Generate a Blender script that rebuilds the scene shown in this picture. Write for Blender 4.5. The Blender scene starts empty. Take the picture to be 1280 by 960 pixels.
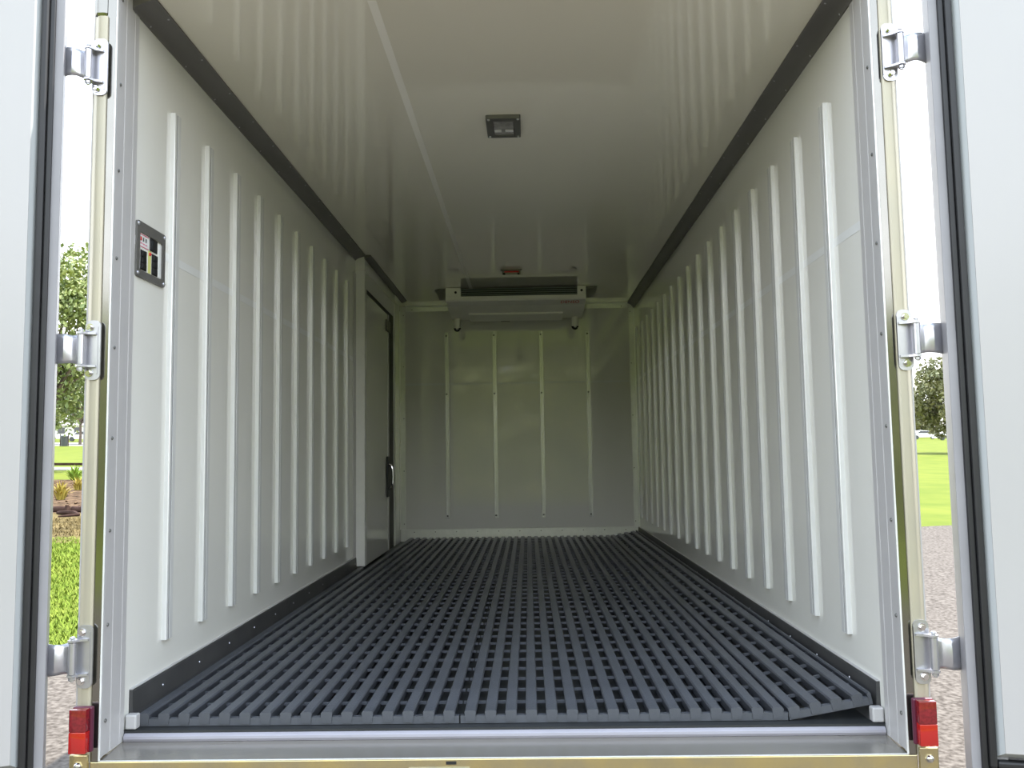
import bpy, bmesh, math, random
from mathutils import Vector, Matrix
random.seed(7)
S = bpy.context.scene
COL = S.collection

# ------------------------------------------------------------------ camera
CAM = Vector((0.0783, -2.0881, 0.6729))
YAW, PITCH, ROLL, FPX = -0.0181, 0.0840, -0.0154, 1059.18
cy, sy, cp, sp = math.cos(YAW), math.sin(YAW), math.cos(PITCH), math.sin(PITCH)
fwd = Vector((sy*cp, cy*cp, sp)); rgt = Vector((cy, -sy, 0)); upv = rgt.cross(fwd)
cr, sr = math.cos(ROLL), math.sin(ROLL)
r2 = rgt*cr + upv*sr; u2 = upv*cr - rgt*sr
cam_d = bpy.data.cameras.new('camera'); cam_d.sensor_width = 36.0; cam_d.lens = 36.0*FPX/1280.0
cam_d.clip_end = 2000; cam_d.clip_start = 0.05
cam = bpy.data.objects.new('camera', cam_d); COL.objects.link(cam)
cam.matrix_world = Matrix(((r2.x, u2.x, -fwd.x, CAM.x), (r2.y, u2.y, -fwd.y, CAM.y), (r2.z, u2.z, -fwd.z, CAM.z), (0, 0, 0, 1)))
S.camera = cam

# ------------------------------------------------------------------ sky, sun, exposure
w = bpy.data.worlds.new('sky'); S.world = w; w.use_nodes = True
nt = w.node_tree; nt.nodes.clear()
wo = nt.nodes.new('ShaderNodeOutputWorld'); bg = nt.nodes.new('ShaderNodeBackground')
tc = nt.nodes.new('ShaderNodeTexCoord'); sx = nt.nodes.new('ShaderNodeSeparateXYZ'); rp = nt.nodes.new('ShaderNodeValToRGB')
nt.links.new(tc.outputs['Generated'], sx.inputs[0]); nt.links.new(sx.outputs['Z'], rp.inputs[0])
rp.color_ramp.elements[0].position = 0.0; rp.color_ramp.elements[0].color = (1.0, 1.0, 1.0, 1)
rp.color_ramp.elements[1].position = 0.9; rp.color_ramp.elements[1].color = (0.62, 0.77, 1.0, 1)
nt.links.new(rp.outputs[0], bg.inputs[0]); bg.inputs[1].default_value = 1.45
nt.links.new(bg.outputs[0], wo.inputs[0])
sun_d = bpy.data.lights.new('sun', 'SUN'); sun_d.energy = 4.2; sun_d.angle = math.radians(0.6); sun_d.color = (1.0, 0.95, 0.86)
sun = bpy.data.objects.new('sun', sun_d); COL.objects.link(sun)
sun.rotation_euler = Vector((-0.40, -0.20, -0.87)).to_track_quat('-Z', 'Y').to_euler()
vs = S.view_settings
S.display_settings.display_device = 'sRGB'
vs.view_transform = 'Standard'; vs.look = 'None'; vs.exposure = 1.60; vs.gamma = 1.0; vs.use_curve_mapping = False
try:
    S.cycles.max_bounces = 14; S.cycles.diffuse_bounces = 8; S.cycles.glossy_bounces = 6
    S.cycles.sample_clamp_indirect = 6.0
except Exception:
    pass

# ------------------------------------------------------------------ materials
def mat(name, col, rough=0.5, metal=0.0, var=0.0, scale=8.0, bump=0.0, bscale=60.0, spec=0.5, col2=None, stretch=None, coat=0.0, detail=4.0):
    m = bpy.data.materials.new(name); m.use_nodes = True
    t = m.node_tree; b = t.nodes['Principled BSDF']
    b.inputs['Roughness'].default_value = rough; b.inputs['Metallic'].default_value = metal
    b.inputs['Specular IOR Level'].default_value = spec
    b.inputs['Coat Weight'].default_value = coat
    c = (*col, 1)
    co = t.nodes.new('ShaderNodeTexCoord'); src = co.outputs['Object']
    if stretch:
        mp = t.nodes.new('ShaderNodeMapping'); mp.inputs['Scale'].default_value = stretch
        t.links.new(src, mp.inputs[0]); src = mp.outputs[0]
    if var or col2:
        n = t.nodes.new('ShaderNodeTexNoise'); n.inputs['Scale'].default_value = scale; n.inputs['Detail'].default_value = detail
        t.links.new(src, n.inputs['Vector'])
        r = t.nodes.new('ShaderNodeValToRGB')
        r.color_ramp.elements[0].position = 0.32; r.color_ramp.elements[1].position = 0.68
        lo = tuple(max(0, x*(1-var)) for x in col) if not col2 else col2
        r.color_ramp.elements[0].color = (*lo, 1)
        r.color_ramp.elements[1].color = (*tuple(min(1, x*(1+var)) for x in col), 1) if not col2 else c
        t.links.new(n.outputs['Fac'], r.inputs[0]); t.links.new(r.outputs[0], b.inputs['Base Color'])
    else:
        b.inputs['Base Color'].default_value = c
    if bump:
        n2 = t.nodes.new('ShaderNodeTexNoise'); n2.inputs['Scale'].default_value = bscale; n2.inputs['Detail'].default_value = 3
        t.links.new(src, n2.inputs['Vector'])
        bp = t.nodes.new('ShaderNodeBump'); bp.inputs['Strength'].default_value = bump; bp.inputs['Distance'].default_value = 0.01
        t.links.new(n2.outputs['Fac'], bp.inputs['Height']); t.links.new(bp.outputs[0], b.inputs['Normal'])
    return m
M = {}
M['frp'] = mat('white_glass_fibre_panel', (0.69, 0.685, 0.64), 0.05, var=0.012, scale=2.0, spec=0.6)
M['frp_ceiling'] = mat('white_glossy_ceiling_panel', (0.82, 0.785, 0.655), 0.022, var=0.012, scale=2.0, spec=0.9, coat=1.0)
M['seam'] = mat('pale_joint_tape', (0.70, 0.71, 0.70), 0.22, var=0.01)
M['seam_soft'] = mat('faint_joint_tape', (0.84, 0.82, 0.74), 0.10, var=0.01)
M['nosing'] = mat('pale_lilac_nosing', (0.285, 0.275, 0.305), 0.35, var=0.03, scale=12)
M['bevel'] = mat('pale_bevel_section', (0.40, 0.42, 0.42), 0.3, var=0.01)
M['strip'] = mat('polished_zinc_strip', (0.235, 0.23, 0.21), 0.12, 0.95, col2=(0.215, 0.21, 0.19), scale=9)
M['white'] = mat('white_powder_coat', (0.68, 0.68, 0.64), 0.28, var=0.02, scale=20)
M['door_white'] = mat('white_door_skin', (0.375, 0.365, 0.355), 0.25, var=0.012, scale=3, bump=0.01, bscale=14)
M['door_frame'] = mat('grey_door_edge_section', (0.25, 0.245, 0.255), 0.45, var=0.05, scale=10)
M['rail'] = mat('pale_anodised_rail', (0.70, 0.705, 0.69), 0.24, 0.2, var=0.02, scale=12)
M['slot_shade'] = mat('painted_slot_shade', (0.16, 0.16, 0.17), 0.5)  # dark grey that paints the shade inside the rail grooves
M['alu'] = mat('aluminium_angle', (0.70, 0.71, 0.66), 0.32, 0.4, var=0.04, scale=25)
M['jamb'] = mat('pale_grey_frame_section', (0.46, 0.45, 0.445), 0.35, 0.1, var=0.02, scale=10)
M['cove'] = mat('dark_grey_cove', (0.135, 0.130, 0.124), 0.42, var=0.12, scale=14, stretch=(1, .2, 1))
M['skirt'] = mat('charcoal_skirting', (0.050, 0.050, 0.050), 0.45, var=0.2, scale=9)
M['mat'] = mat('slate_grey_plastic', (0.064, 0.069, 0.080), 0.42, var=0.12, scale=9, bump=0.12, bscale=240)
M['floor'] = mat('black_rubber', (0.018, 0.020, 0.021), 0.5, var=0.2)
M['black'] = mat('black_rubber_seal', (0.010, 0.010, 0.011), 0.5, var=0.15, scale=20)
M['zinc'] = mat('yellow_zinc_plate', (0.52, 0.43, 0.20), 0.18, 0.8, col2=(0.42, 0.37, 0.23), scale=14, bump=0.02, bscale=40)
M['post'] = mat('cream_zinc_post', (0.42, 0.385, 0.285), 0.40, 0.25, col2=(0.38, 0.355, 0.275), scale=7)
M['steel'] = mat('bright_zinc_steel', (0.46, 0.46, 0.49), 0.30, 0.8, var=0.05, scale=30)
M['inox'] = mat('polished_stainless', (0.33, 0.31, 0.275), 0.22, 0.6, var=0.03, scale=4)
M['chrome'] = mat('chrome', (0.6, 0.6, 0.6), 0.08, 1.0)
M['lens_red'] = mat('red_lens', (0.36, 0.010, 0.008), 0.10, coat=0.5)
M['lens_dark'] = mat('dark_red_reflector', (0.17, 0.008, 0.012), 0.14, var=0.25, scale=160, coat=0.4)
M['lamp_base'] = mat('lamp_base_plastic', (0.08, 0.01, 0.03), 0.35)
M['evap'] = mat('ivory_plastic_housing', (0.86, 0.85, 0.76), 0.25, var=0.02)
M['coil'] = mat('dark_cooling_coil', (0.03, 0.035, 0.038), 0.5, var=0.3, scale=60, stretch=(1, 1, 20))
M['louvre'] = mat('grey_louvre', (0.20, 0.23, 0.25), 0.35, 0.3)
M['grey_dark'] = mat('dark_grey_metal', (0.13, 0.13, 0.12), 0.38, 0.3, var=0.06, scale=30)
M['bezel'] = mat('grey_bezel', (0.17, 0.165, 0.155), 0.35, 0.4, var=0.05, scale=30)
M['glass'] = mat('lamp_lens_smoked', (0.22, 0.21, 0.20), 0.07, var=0.4, scale=40, coat=0.8)
M['red_paint'] = mat('red_print', (0.55, 0.02, 0.02), 0.5)
M['pink'] = mat('red_ink', (0.62, 0.12, 0.22), 0.5)
M['yellow'] = mat('yellow_label', (0.62, 0.62, 0.22), 0.4)
M['asphalt'] = mat('sunlit_asphalt', (0.14, 0.123, 0.108), 0.9, col2=(0.05, 0.042, 0.036), scale=30, bump=0.12, bscale=40, detail=3, spec=0.04)
M['lawn'] = mat('lawn_grass', (0.120, 0.138, 0.022), 0.9, col2=(0.082, 0.110, 0.016), scale=0.8, bump=0.5, bscale=14, detail=9, spec=0.04)
M['blade'] = mat('grass_blade', (0.19, 0.235, 0.04), 0.7, col2=(0.11, 0.165, 0.022), scale=3, spec=0.04)
M['dry'] = mat('dry_grass_litter', (0.165, 0.125, 0.055), 0.95, col2=(0.065, 0.05, 0.022), scale=3.2, bump=0.8, bscale=9, detail=8, spec=0.04)
M['mulch'] = mat('bark_mulch', (0.14, 0.092, 0.055), 0.95, col2=(0.035, 0.021, 0.013), scale=5.5, bump=0.9, bscale=9, detail=8, spec=0.04)
M['concrete'] = mat('pale_concrete', (0.24, 0.23, 0.215), 0.9, var=0.12, scale=3, spec=0.04)
M['bark'] = mat('tree_bark', (0.13, 0.10, 0.075), 0.9, var=0.3, scale=5, bump=0.6, bscale=12)
M['wood'] = mat('weathered_timber', (0.045, 0.027, 0.022), 0.85, var=0.35, scale=6, bump=0.5, bscale=20, spec=0.04)
M['leaf'] = mat('green_leaves', (0.21, 0.24, 0.06), 0.55, col2=(0.085, 0.13, 0.03), scale=1.1)
M['leaf2'] = mat('olive_leaves', (0.19, 0.18, 0.07), 0.6, col2=(0.09, 0.10, 0.035), scale=0.9)
M['hedge'] = mat('hedge_leaves', (0.36, 0.37, 0.15), 0.6, col2=(0.20, 0.23, 0.08), scale=0.9)
M['tuft'] = mat('grass_tuft_green', (0.18, 0.27, 0.04), 0.7, var=0.25, scale=3, spec=0.04)
M['tuft2'] = mat('grass_tuft_orange', (0.30, 0.24, 0.05), 0.7, var=0.3, scale=3, spec=0.04)
M['bin'] = mat('dark_bin_plastic', (0.035, 0.04, 0.04), 0.5)
M['car'] = mat('white_car_paint', (0.82, 0.82, 0.83), 0.15, coat=0.6)
M['wall_paint'] = mat('white_house_wall', (0.75, 0.74, 0.71), 0.8, var=0.04)
M['roof'] = mat('grey_roof', (0.20, 0.18, 0.17), 0.8, var=0.2)
M['dark_glass'] = mat('dark_glass', (0.03, 0.035, 0.04), 0.08)

# ------------------------------------------------------------------ mesh helpers
class MB:
    def __init__(s): s.v = []; s.f = []
    def add(s, vs, fs):
        o = len(s.v); s.v += [tuple(x) for x in vs]; s.f += [tuple(i+o for i in f) for f in fs]; return s
    def box(s, x0, x1, y0, y1, z0, z1, c=0.0):
        if c <= 0:
            vs = [(x0,y0,z0),(x1,y0,z0),(x1,y1,z0),(x0,y1,z0),(x0,y0,z1),(x1,y0,z1),(x1,y1,z1),(x0,y1,z1)]
            return s.add(vs, [(3,2,1,0),(4,5,6,7),(0,1,5,4),(1,2,6,5),(2,3,7,6),(3,0,4,7)])
        bm = bmesh.new(); bmesh.ops.create_cube(bm, size=1.0)
        for v in bm.verts:
            v.co = Vector(((x0+x1)/2+v.co.x*(x1-x0), (y0+y1)/2+v.co.y*(y1-y0), (z0+z1)/2+v.co.z*(z1-z0)))
        bmesh.ops.bevel(bm, geom=list(bm.edges), offset=c, segments=2, affect='EDGES', profile=0.5)
        return s.bm(bm)
    def bm(s, bm, mtx=None):
        bm.verts.ensure_lookup_table()
        for i, v in enumerate(bm.verts): v.index = i
        s.add([(mtx @ v.co) if mtx else v.co for v in bm.verts], [tuple(v.index for v in f.verts) for f in bm.faces]); bm.free(); return s
    def prism(s, pts, a, b, axis):
        """closed outline pts (2-D) swept from a to b along axis: 'x' pts=(y,z), 'y' pts=(x,z), 'z' pts=(x,y)"""
        n = len(pts)
        def P(p, t):
            return {'x': (t, p[0], p[1]), 'y': (p[0], t, p[1]), 'z': (p[0], p[1], t)}[axis]
        vs = [P(p, a) for p in pts] + [P(p, b) for p in pts]
        fs = [(i, (i+1) % n, n+(i+1) % n, n+i) for i in range(n)] + [tuple(reversed(range(n))), tuple(range(n, 2*n))]
        return s.add(vs, fs)
    def cyl(s, p0, p1, r0, r1=None, n=14):
        r1 = r0 if r1 is None else r1
        p0 = Vector(p0); p1 = Vector(p1); d = (p1-p0).normalized()
        a = Vector((0,0,1)) if abs(d.z) < .9 else Vector((1,0,0)); e1 = d.cross(a).normalized(); e2 = d.cross(e1)
        vs = []
        for p, r in ((p0, r0), (p1, r1)):
            for k in range(n):
                t = 2*math.pi*k/n; vs.append(p + e1*r*math.cos(t) + e2*r*math.sin(t))
        fs = [(k, (k+1) % n, n+(k+1) % n, n+k) for k in range(n)] + [tuple(reversed(range(n))), tuple(range(n, 2*n))]
        return s.add(vs, fs)
    def tube(s, pts, r, n=10):
        pts = [Vector(p) for p in pts]; rings = []
        rr = r if isinstance(r, (list, tuple)) else [r]*len(pts)
        for i, p in enumerate(pts):
            d = (pts[min(i+1, len(pts)-1)] - pts[max(i-1, 0)]).normalized()
            a = Vector((0,0,1)) if abs(d.z) < .9 else Vector((1,0,0)); e1 = d.cross(a).normalized(); e2 = d.cross(e1)
            rings.append([p + e1*rr[i]*math.cos(2*math.pi*k/n) + e2*rr[i]*math.sin(2*math.pi*k/n) for k in range(n)])
        vs = [v for rg in rings for v in rg]; fs = []
        for i in range(len(pts)-1):
            for k in range(n):
                fs.append((i*n+k, i*n+(k+1) % n, (i+1)*n+(k+1) % n, (i+1)*n+k))
        fs += [tuple(reversed(range(n))), tuple(range((len(pts)-1)*n, len(pts)*n))]
        return s.add(vs, fs)
    def dome(s, c, nrm, r, h, n=10, m=3):
        c = Vector(c); d = Vector(nrm).normalized(); a = Vector((0,0,1)) if abs(d.z) < .9 else Vector((1,0,0))
        e1 = d.cross(a).normalized(); e2 = d.cross(e1); vs = []
        for j in range(m):
            t = (math.pi/2)*j/m
            for k in range(n):
                q = 2*math.pi*k/n; vs.append(c + (e1*math.cos(q)+e2*math.sin(q))*r*math.cos(t) + d*h*math.sin(t))
        vs.append(c + d*h); fs = [(j*n+k, j*n+(k+1) % n, (j+1)*n+(k+1) % n, (j+1)*n+k) for j in range(m-1) for k in range(n)]
        fs += [((m-1)*n+k, (m-1)*n+(k+1) % n, m*n) for k in range(n)] + [tuple(reversed(range(n)))]
        return s.add(vs, fs)
    def shift(s, d):
        s.v = [(x+d[0], y+d[1], z+d[2]) for x, y, z in s.v]; return s
    def build(s, name, m, parent=None, origin=(0,0,0), smooth=False, at=None):
        me = bpy.data.meshes.new(name)
        o = origin
        me.from_pydata([(x-o[0], y-o[1], z-o[2]) for x, y, z in s.v], [], s.f); me.update()
        bm = bmesh.new(); bm.from_mesh(me); bmesh.ops.recalc_face_normals(bm, faces=bm.faces); bm.to_mesh(me); bm.free()
        me.materials.append(M[m] if isinstance(m, str) else m)
        if smooth:
            try: me.set_sharp_from_angle(angle=math.radians(35))
            except Exception: pass
            me.polygons.foreach_set('use_smooth', [True]*len(me.polygons))
        ob = bpy.data.objects.new(name, me); COL.objects.link(ob)
        if parent: ob.parent = parent
        if at is not None: ob.location = at
        elif parent is None: ob.location = o
        return ob

def tag(o, label, cat=None, group=None, kind=None):
    o['label'] = label
    if cat: o['category'] = cat
    if group: o['group'] = group
    if kind: o['kind'] = kind
    return o
def empty(name, loc):
    e = bpy.data.objects.new(name, None); COL.objects.link(e); e.location = loc; e.empty_display_size = 0.1; return e
def copy_part(o, parent, at):
    c = o.copy(); COL.objects.link(c); c.parent = parent; c.location = at; return c

HW, LEN, H = 0.95, 4.722, 1.893       # half width, depth of the back wall, ceiling height
Y0, YO = 0.081, -0.042               # inner and outer edge of the rear frame reveal
T = 0.055                            # panel thickness

# ------------------------------------------------------------------ shell
floor = tag(MB().box(-HW, HW, Y0, LEN, -0.06, 0.0).build('floor', 'floor'), 'black rubber floor of the truck body under the duckboard mats', 'floor', kind='structure')
ceiling = tag(MB().box(-HW-T, HW+T, YO+.01, LEN+T, H, H+T).build('ceiling', 'frp_ceiling'), 'glossy white ceiling of the truck body', 'ceiling', kind='structure')
wl = tag(MB().box(-HW-T, -HW, Y0, LEN, -0.06, H).build('wall_left', 'frp'), 'glossy white left wall with upright pale rails', 'wall', kind='structure')
wr = tag(MB().box(HW, HW+T, Y0, LEN, -0.06, H).build('wall_right', 'frp'), 'glossy white right wall with a long row of upright rails', 'wall', kind='structure')
wb = tag(MB().box(-HW-T, HW+T, LEN, LEN+T, -0.06, H).build('wall_back', 'frp'), 'white back wall with four upright rails below cooling unit', 'wall', kind='structure')

SZ = 1.255                            # joint height on the walls
MB().box(-HW-.001, -HW+.0006, Y0, 2.93, SZ-.012, SZ+.012).build('joint_strip', 'seam', wl)
MB().box(HW-.0006, HW+.001, Y0, LEN, SZ-.012, SZ+.012).build('joint_strip', 'seam', wr)
MB().box(-HW+.03, HW-.03, LEN-.0006, LEN+.001, SZ-.008, SZ+.008).build('joint_strip', 'seam', wb)
MB().box(-.333, -.309, Y0, LEN, H-.0006, H+.001).build('joint_strip', 'seam_soft', ceiling)

def rail_profile(side, k=1.0):
    q = [(0,0),(0,.011),(.002,.013),(.014,.013),(.0145,.004),(.0215,.004),(.022,.013),(.042,.013),(.044,.011),(.044,0)]
    return [(-side*(n*k), t-.018) for t, n in q]          # (x,y) about the rail centre
for side, wall, y0, zlo, zhi, n in ((-1, wl, .3104, .1765, 1.6867, 10), (1, wr, .2938, .1748, 1.6652, 17)):
    sp_ = .2642 if side < 0 else .2631
    first = None
    for i in range(n):
        at = (side*HW, y0+.004+sp_*i, 0)
        if first is None:
            first = MB().prism(rail_profile(side), zlo, zhi, 'z').build('wall_rail', 'rail', wall, at=at)
            slot_shade = MB().box(*sorted((-side*.004, -side*.0115)), -.0034, .0034, zlo+.001, zhi-.001).build('slot_shade_strip', 'slot_shade', first)  # added strip, its grey stands in for the shadow line in the groove
        else:
            c = copy_part(first, wall, at); copy_part(slot_shade, c, (0, 0, 0))
first = None; screw = None
for x in (-.572, -.186, .192, .568):
    if first is None:
        first = MB().prism([(p[1]*.75, p[0]) for p in rail_profile(1, .9)], .175, 1.672, 'z').build('wall_rail', 'rail', wb, at=(x, LEN, 0))
        r = first
    else: r = copy_part(first, wb, (x, LEN, 0))
    for z in (.20, 1.172, 1.645):
        if screw is None: screw = MB().dome((0, 0, 0), (0, -1, 0), .008, .004).build('screw', 'grey_dark', r, at=(0, -.0115, z))
        else: copy_part(screw, r, (0, -.0115, z))

# coves between walls and ceiling, dark grey, with screws along both edges
def cove(name, x_w, z_w, x_c, ya, yb, label):
    s = -1 if x_w < 0 else 1
    pts = [(x_w, H), (x_w, z_w), (x_w - s*.004, z_w-.0005)]
    for k in range(7):
        t = k/6.0
        a = Vector((x_w - s*.006, z_w+.004)); b = Vector((x_w - s*.016, H-.016)); c = Vector((x_c + s*.004, H-.006))
        p = a*(1-t)**2 + b*2*t*(1-t) + c*t*t; pts.append((p.x, p.y))
    pts += [(x_c, H-.005), (x_c, H)]
    o = MB().prism(pts, ya, yb, 'y').build(name, 'cove', smooth=True)
    tag(o, label, 'trim', kind='structure')
    n = int((yb-ya)/.24); sc = None
    for i in range(n):
        for (x, z, nr) in ((x_w-s*.006, z_w+.006, (-s, 0, -.3)), (x_c+s*.009, H-.0065, (-s*.1, 0, -1))):
            y = ya+.1+i*.24
            MB().dome((x, y, z), nr, .004, .0025, 6, 2).build('screw', 'steel', o)
    return o
cove('trim_1', -HW, 1.862, -.886, .040, 2.94, 'dark grey cove along the left wall and ceiling')
cove('trim_2', HW, 1.848, .898, .040, LEN, 'dark grey cove along the right wall and ceiling')

# skirtings
def skirt(name, side, ya, yb, z, label):
    x = side*HW
    p = [(x, 0), (x, z), (x-side*.006, z), (x-side*.009, z-.005), (x-side*.011, .03), (x-side*.018, .012), (x-side*.03, 0)]
    o = MB().prism(p, ya, yb, 'y').build(name, 'skirt'); tag(o, label, 'skirting', kind='structure')
    MB().box(min(x, x-side*.009), max(x, x-side*.009), ya, yb, z, z+.0022).build('top_bead', 'jamb', o)
    i = 0; y = ya+.18
    while y < yb:
        MB().dome((x-side*.0095, y, z*.62), (-side, 0, 0), .0038, .003, 6, 2).build('screw', 'steel', o); y += .26
    return o
skirt('baseboard_left', -1, Y0+.03, 2.93, .092, 'charcoal skirting with screws along the left wall')
skirt('baseboard_right', 1, Y0+.03, LEN, .094, 'charcoal skirting with screws along the right wall')

def screws_on(parent, pts, nr, m='grey_dark', r=.0045, h=.003):
    s0 = None
    for p in pts:
        if s0 is None: s0 = MB().dome((0,0,0), nr, r, h, 6, 2).build('screw', m, parent, at=p)
        else: copy_part(s0, parent, p)
bb = tag(MB().prism([(LEN, 0.0), (LEN, .098), (LEN-.004, .098), (LEN-.006, .094), (LEN-.006, 0.0)], -HW+.012, HW-.012, 'x').build('baseboard_back', 'alu'),
         'aluminium kick strip with screws along the back wall', 'skirting', kind='structure')
screws_on(bb, [(-.84+.168*i, LEN-.006, .075) for i in range(11)], (0, -1, 0))

def angle_trim(name, pts, a, b, axis, label, sc, nr):
    o = MB().prism(pts, a, b, axis).build(name, 'alu'); tag(o, label, 'trim', kind='structure'); screws_on(o, sc, nr); return o
for side, nm, lab in ((-1, 'trim_3', 'pale angle strip in the left back corner'), (1, 'trim_4', 'pale angle strip in the right back corner')):
    x = side*HW
    angle_trim(nm, [(x, LEN), (x-side*.042, LEN), (x-side*.042, LEN-.003), (x-side*.003, LEN-.003), (x-side*.003, LEN-.042), (x, LEN-.042)],
               .098, H-.042, 'z', lab, [(x-side*.030, LEN-.003, .14+.42*i) for i in range(5)], (0, -1, 0))
angle_trim('trim_5', [(LEN, H), (LEN, H-.042), (LEN-.003, H-.042), (LEN-.003, H-.003), (LEN-.042, H-.003), (LEN-.042, H)],
           -HW+.05, HW-.05, 'x', 'pale angle strip where the back wall meets the ceiling', [(-.85+.34*i, LEN-.003, H-.028) for i in range(6)], (0, -1, 0))

# ------------------------------------------------------------------ side door standing proud of the left wall
XD = -.893; YA, YB, ZT = 2.945, 4.10, 1.80
sd = empty('door_3', (-HW, (YA+YB)/2, 0)); tag(sd, 'white side door with black seal and chrome handle in left wall', 'door', kind='structure')
so = tuple(sd.location)
def sdp(mb, name, m, parent=None, smooth=False): return mb.build(name, m, parent or sd, origin=so, smooth=smooth)
sdp(MB().box(-HW, XD, YA, YA+.055, 0.035, ZT, .003), 'jamb', 'white')
sdp(MB().box(-HW, XD, YB-.06, YB, 0.035, ZT, .003), 'jamb', 'white')
sdp(MB().box(-HW, XD-.001, YA+.055, YB-.06, 1.70, ZT), 'head', 'white')
sdp(MB().box(-HW, XD-.001, YA-.0, YB, ZT, H-.006), 'upper_panel', 'frp')
g = MB(); y0, y1, zt = YA+.06, YB-.065, 1.675
g.box(-HW+.002, XD-.004, y0, y1, zt, zt+.025).box(-HW+.002, XD-.004, y1-.19, y1, .035, zt).box(-HW+.002, XD-.004, y0-.005, y0+.012, .035, zt)
sdp(g, 'seal', 'black')
sdp(MB().box(-HW+.002, XD-.006, y0+.012, y1-.19, .035, zt), 'leaf', 'frp')
sdp(MB().box(XD-.006, XD-.002, y1-.235, y1-.19, .035, zt), 'edge_strip', 'jamb')
hb = sdp(MB().box(XD-.004, XD+.006, 3.74, 3.80, .40, .68, .004), 'handle_plate', 'black')
sdp(MB().tube([(XD+.004, 3.77, .625), (XD+.022, 3.77, .618), (XD+.032, 3.77, .59), (XD+.035, 3.77, .54), (XD+.032, 3.77, .49), (XD+.022, 3.77, .465), (XD+.004, 3.77, .458)], .0085), 'handle', 'chrome', hb, True)
sdp(MB().box(-HW-.0, -HW+.004, YA-.075, YA, .045, 1.78), 'cover_strip', 'jamb')
sdp(MB().box(XD-.004, XD+.004, 3.72, 3.88, 1.55, 1.63, .003), 'latch_box', 'grey_dark')
c3 = cove('trim_6', XD-.001, 1.872, -.855, YA-.01, 4.45, 'thicker dark cove above the side door')

# ------------------------------------------------------------------ rear frame (posts, reveal, sill, beam)
rf = empty('rear_frame', (0, YO, -.16)); tag(rf, 'metal rear door frame with cream posts and gold zinc sill beam', 'door frame')
ro = tuple(rf.location)
def rfp(mb, name, m, parent=None, smooth=False): return mb.build(name, m, parent or rf, origin=ro, smooth=smooth)
for s in (-1, 1):
    X = lambda v: s*v
    # reveal lining with shallow grooves
    pts = [(X(.95+T), Y0), (X(.947), Y0), (X(.947), .060), (X(.948), .058), (X(.948), .052), (X(.947), .050), (X(.947), .012), (X(.948), .010), (X(.948), .004), (X(.947), .002),
           (X(.946), -.030), (X(.944), -.032), (X(.944), YO), (X(.95+T), YO)]
    rv = rfp(MB().prism(pts, -.025, H+.05, 'z'), 'reveal', 'jamb')
    s0 = None
    for k in range(9):
        at = (X(.9455), -.018-YO, .055+.225*k+.16)
        if s0 is None: s0 = MB().dome((0,0,0), (-s, 0, 0), .005, .003, 8, 2).build('screw', 'grey_dark', rv, at=at)
        else: copy_part(s0, rv, at)
    rfp(MB().box(*sorted((X(.9435), X(.9475))), YO-.003, YO, -.03, H+.05), 'edge_bead', 'rail')
    rfp(MB().box(*sorted((X(.9475), X(.968))), YO-.004, YO, -.03, H+.05), 'flat_strip', 'strip')
    # rolled post
    pp = [(X(.966), YO), (X(.966), YO-.008)]
    pp += [(X(.970), YO-.012)]
    pp += [(X(.984), YO-.0125), (X(.989), YO-.0105), (X(1.004), YO+.002), (X(1.007), YO+.006)]
    pp += [(X(1.008), YO+.06), (X(.97), YO+.06)]
    rfp(MB().prism(pp, -.03, 1.795, 'z'), 'post', 'post', smooth=True)
    # rounded post cap
    rfp(MB().box(*sorted((X(.967), X(1.007))), YO-.006, YO+.055, 1.795, H+.06, .012), 'post_cap', 'strip')
rfp(MB().box(-1.008, 1.008, YO-.008, YO+.012, H-.002, H+.075, .004), 'header', 'post')
# lip of floor, sill plate, beam
rfp(MB().prism([(Y0+.02, -.006), (Y0+.004, -.005), (Y0-.004, -.007), (Y0-.009, -.012), (Y0-.010, -.018), (Y0-.006, -.025), (Y0+.02, -.025)], -.944, .944, 'x'), 'nosing', 'nosing', smooth=True)
sill = rfp(MB().prism([(YO, -.06), (YO, -.0305), (Y0-.004, -.0255), (Y0-.004, -.06)], -.946, .946, 'x'), 'sill_plate', 'inox')
rfp(MB().box(-.946, .946, YO-.003, YO+.001, -.034, -.0295), 'sill_edge', 'rail')
beam = rfp(MB().box(-.966, .966, YO-.006, YO+.05, -.16, -.031, .002), 'beam', 'zinc')
for s in (-1, 1):
    a, b = sorted((s*.9665, s*1.010))
    pl = rfp(MB().box(a, b, YO-.016, YO-.004, -.16, -.011, .003), 'corner_plate', 'zinc')
    b1 = rfp(MB().cyl((s*.988, YO-.016, -.036), (s*.988, YO-.019, -.036), .010, n=6).dome((s*.988, YO-.019, -.036), (0,-1,0), .0085, .006, 12, 3), 'bolt', 'chrome', pl, True)
kp = rfp(MB().box(-.215, -.070, YO-.014, YO-.006, -.16, -.050, .003), 'keeper_plate', 'steel')
rfp(MB().box(-.126, -.102, YO-.0075, YO-.005, -.043, -.036), 'beam_slot', 'black')

# plastic end blocks by the mats
for s, lab in ((-1, 'small grey plastic block at the left end of the mats'), (1, 'small grey plastic block under the lifted right mat')):
    a, b = sorted((s*.9465, s*.918))
    o = MB().box(a, b, Y0+.003, Y0+.028, .001, .037, .004).build('end_block', 'jamb', origin=((a+b)/2, Y0+.02, 0)); tag(o, lab, 'block', 'end blocks')

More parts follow.
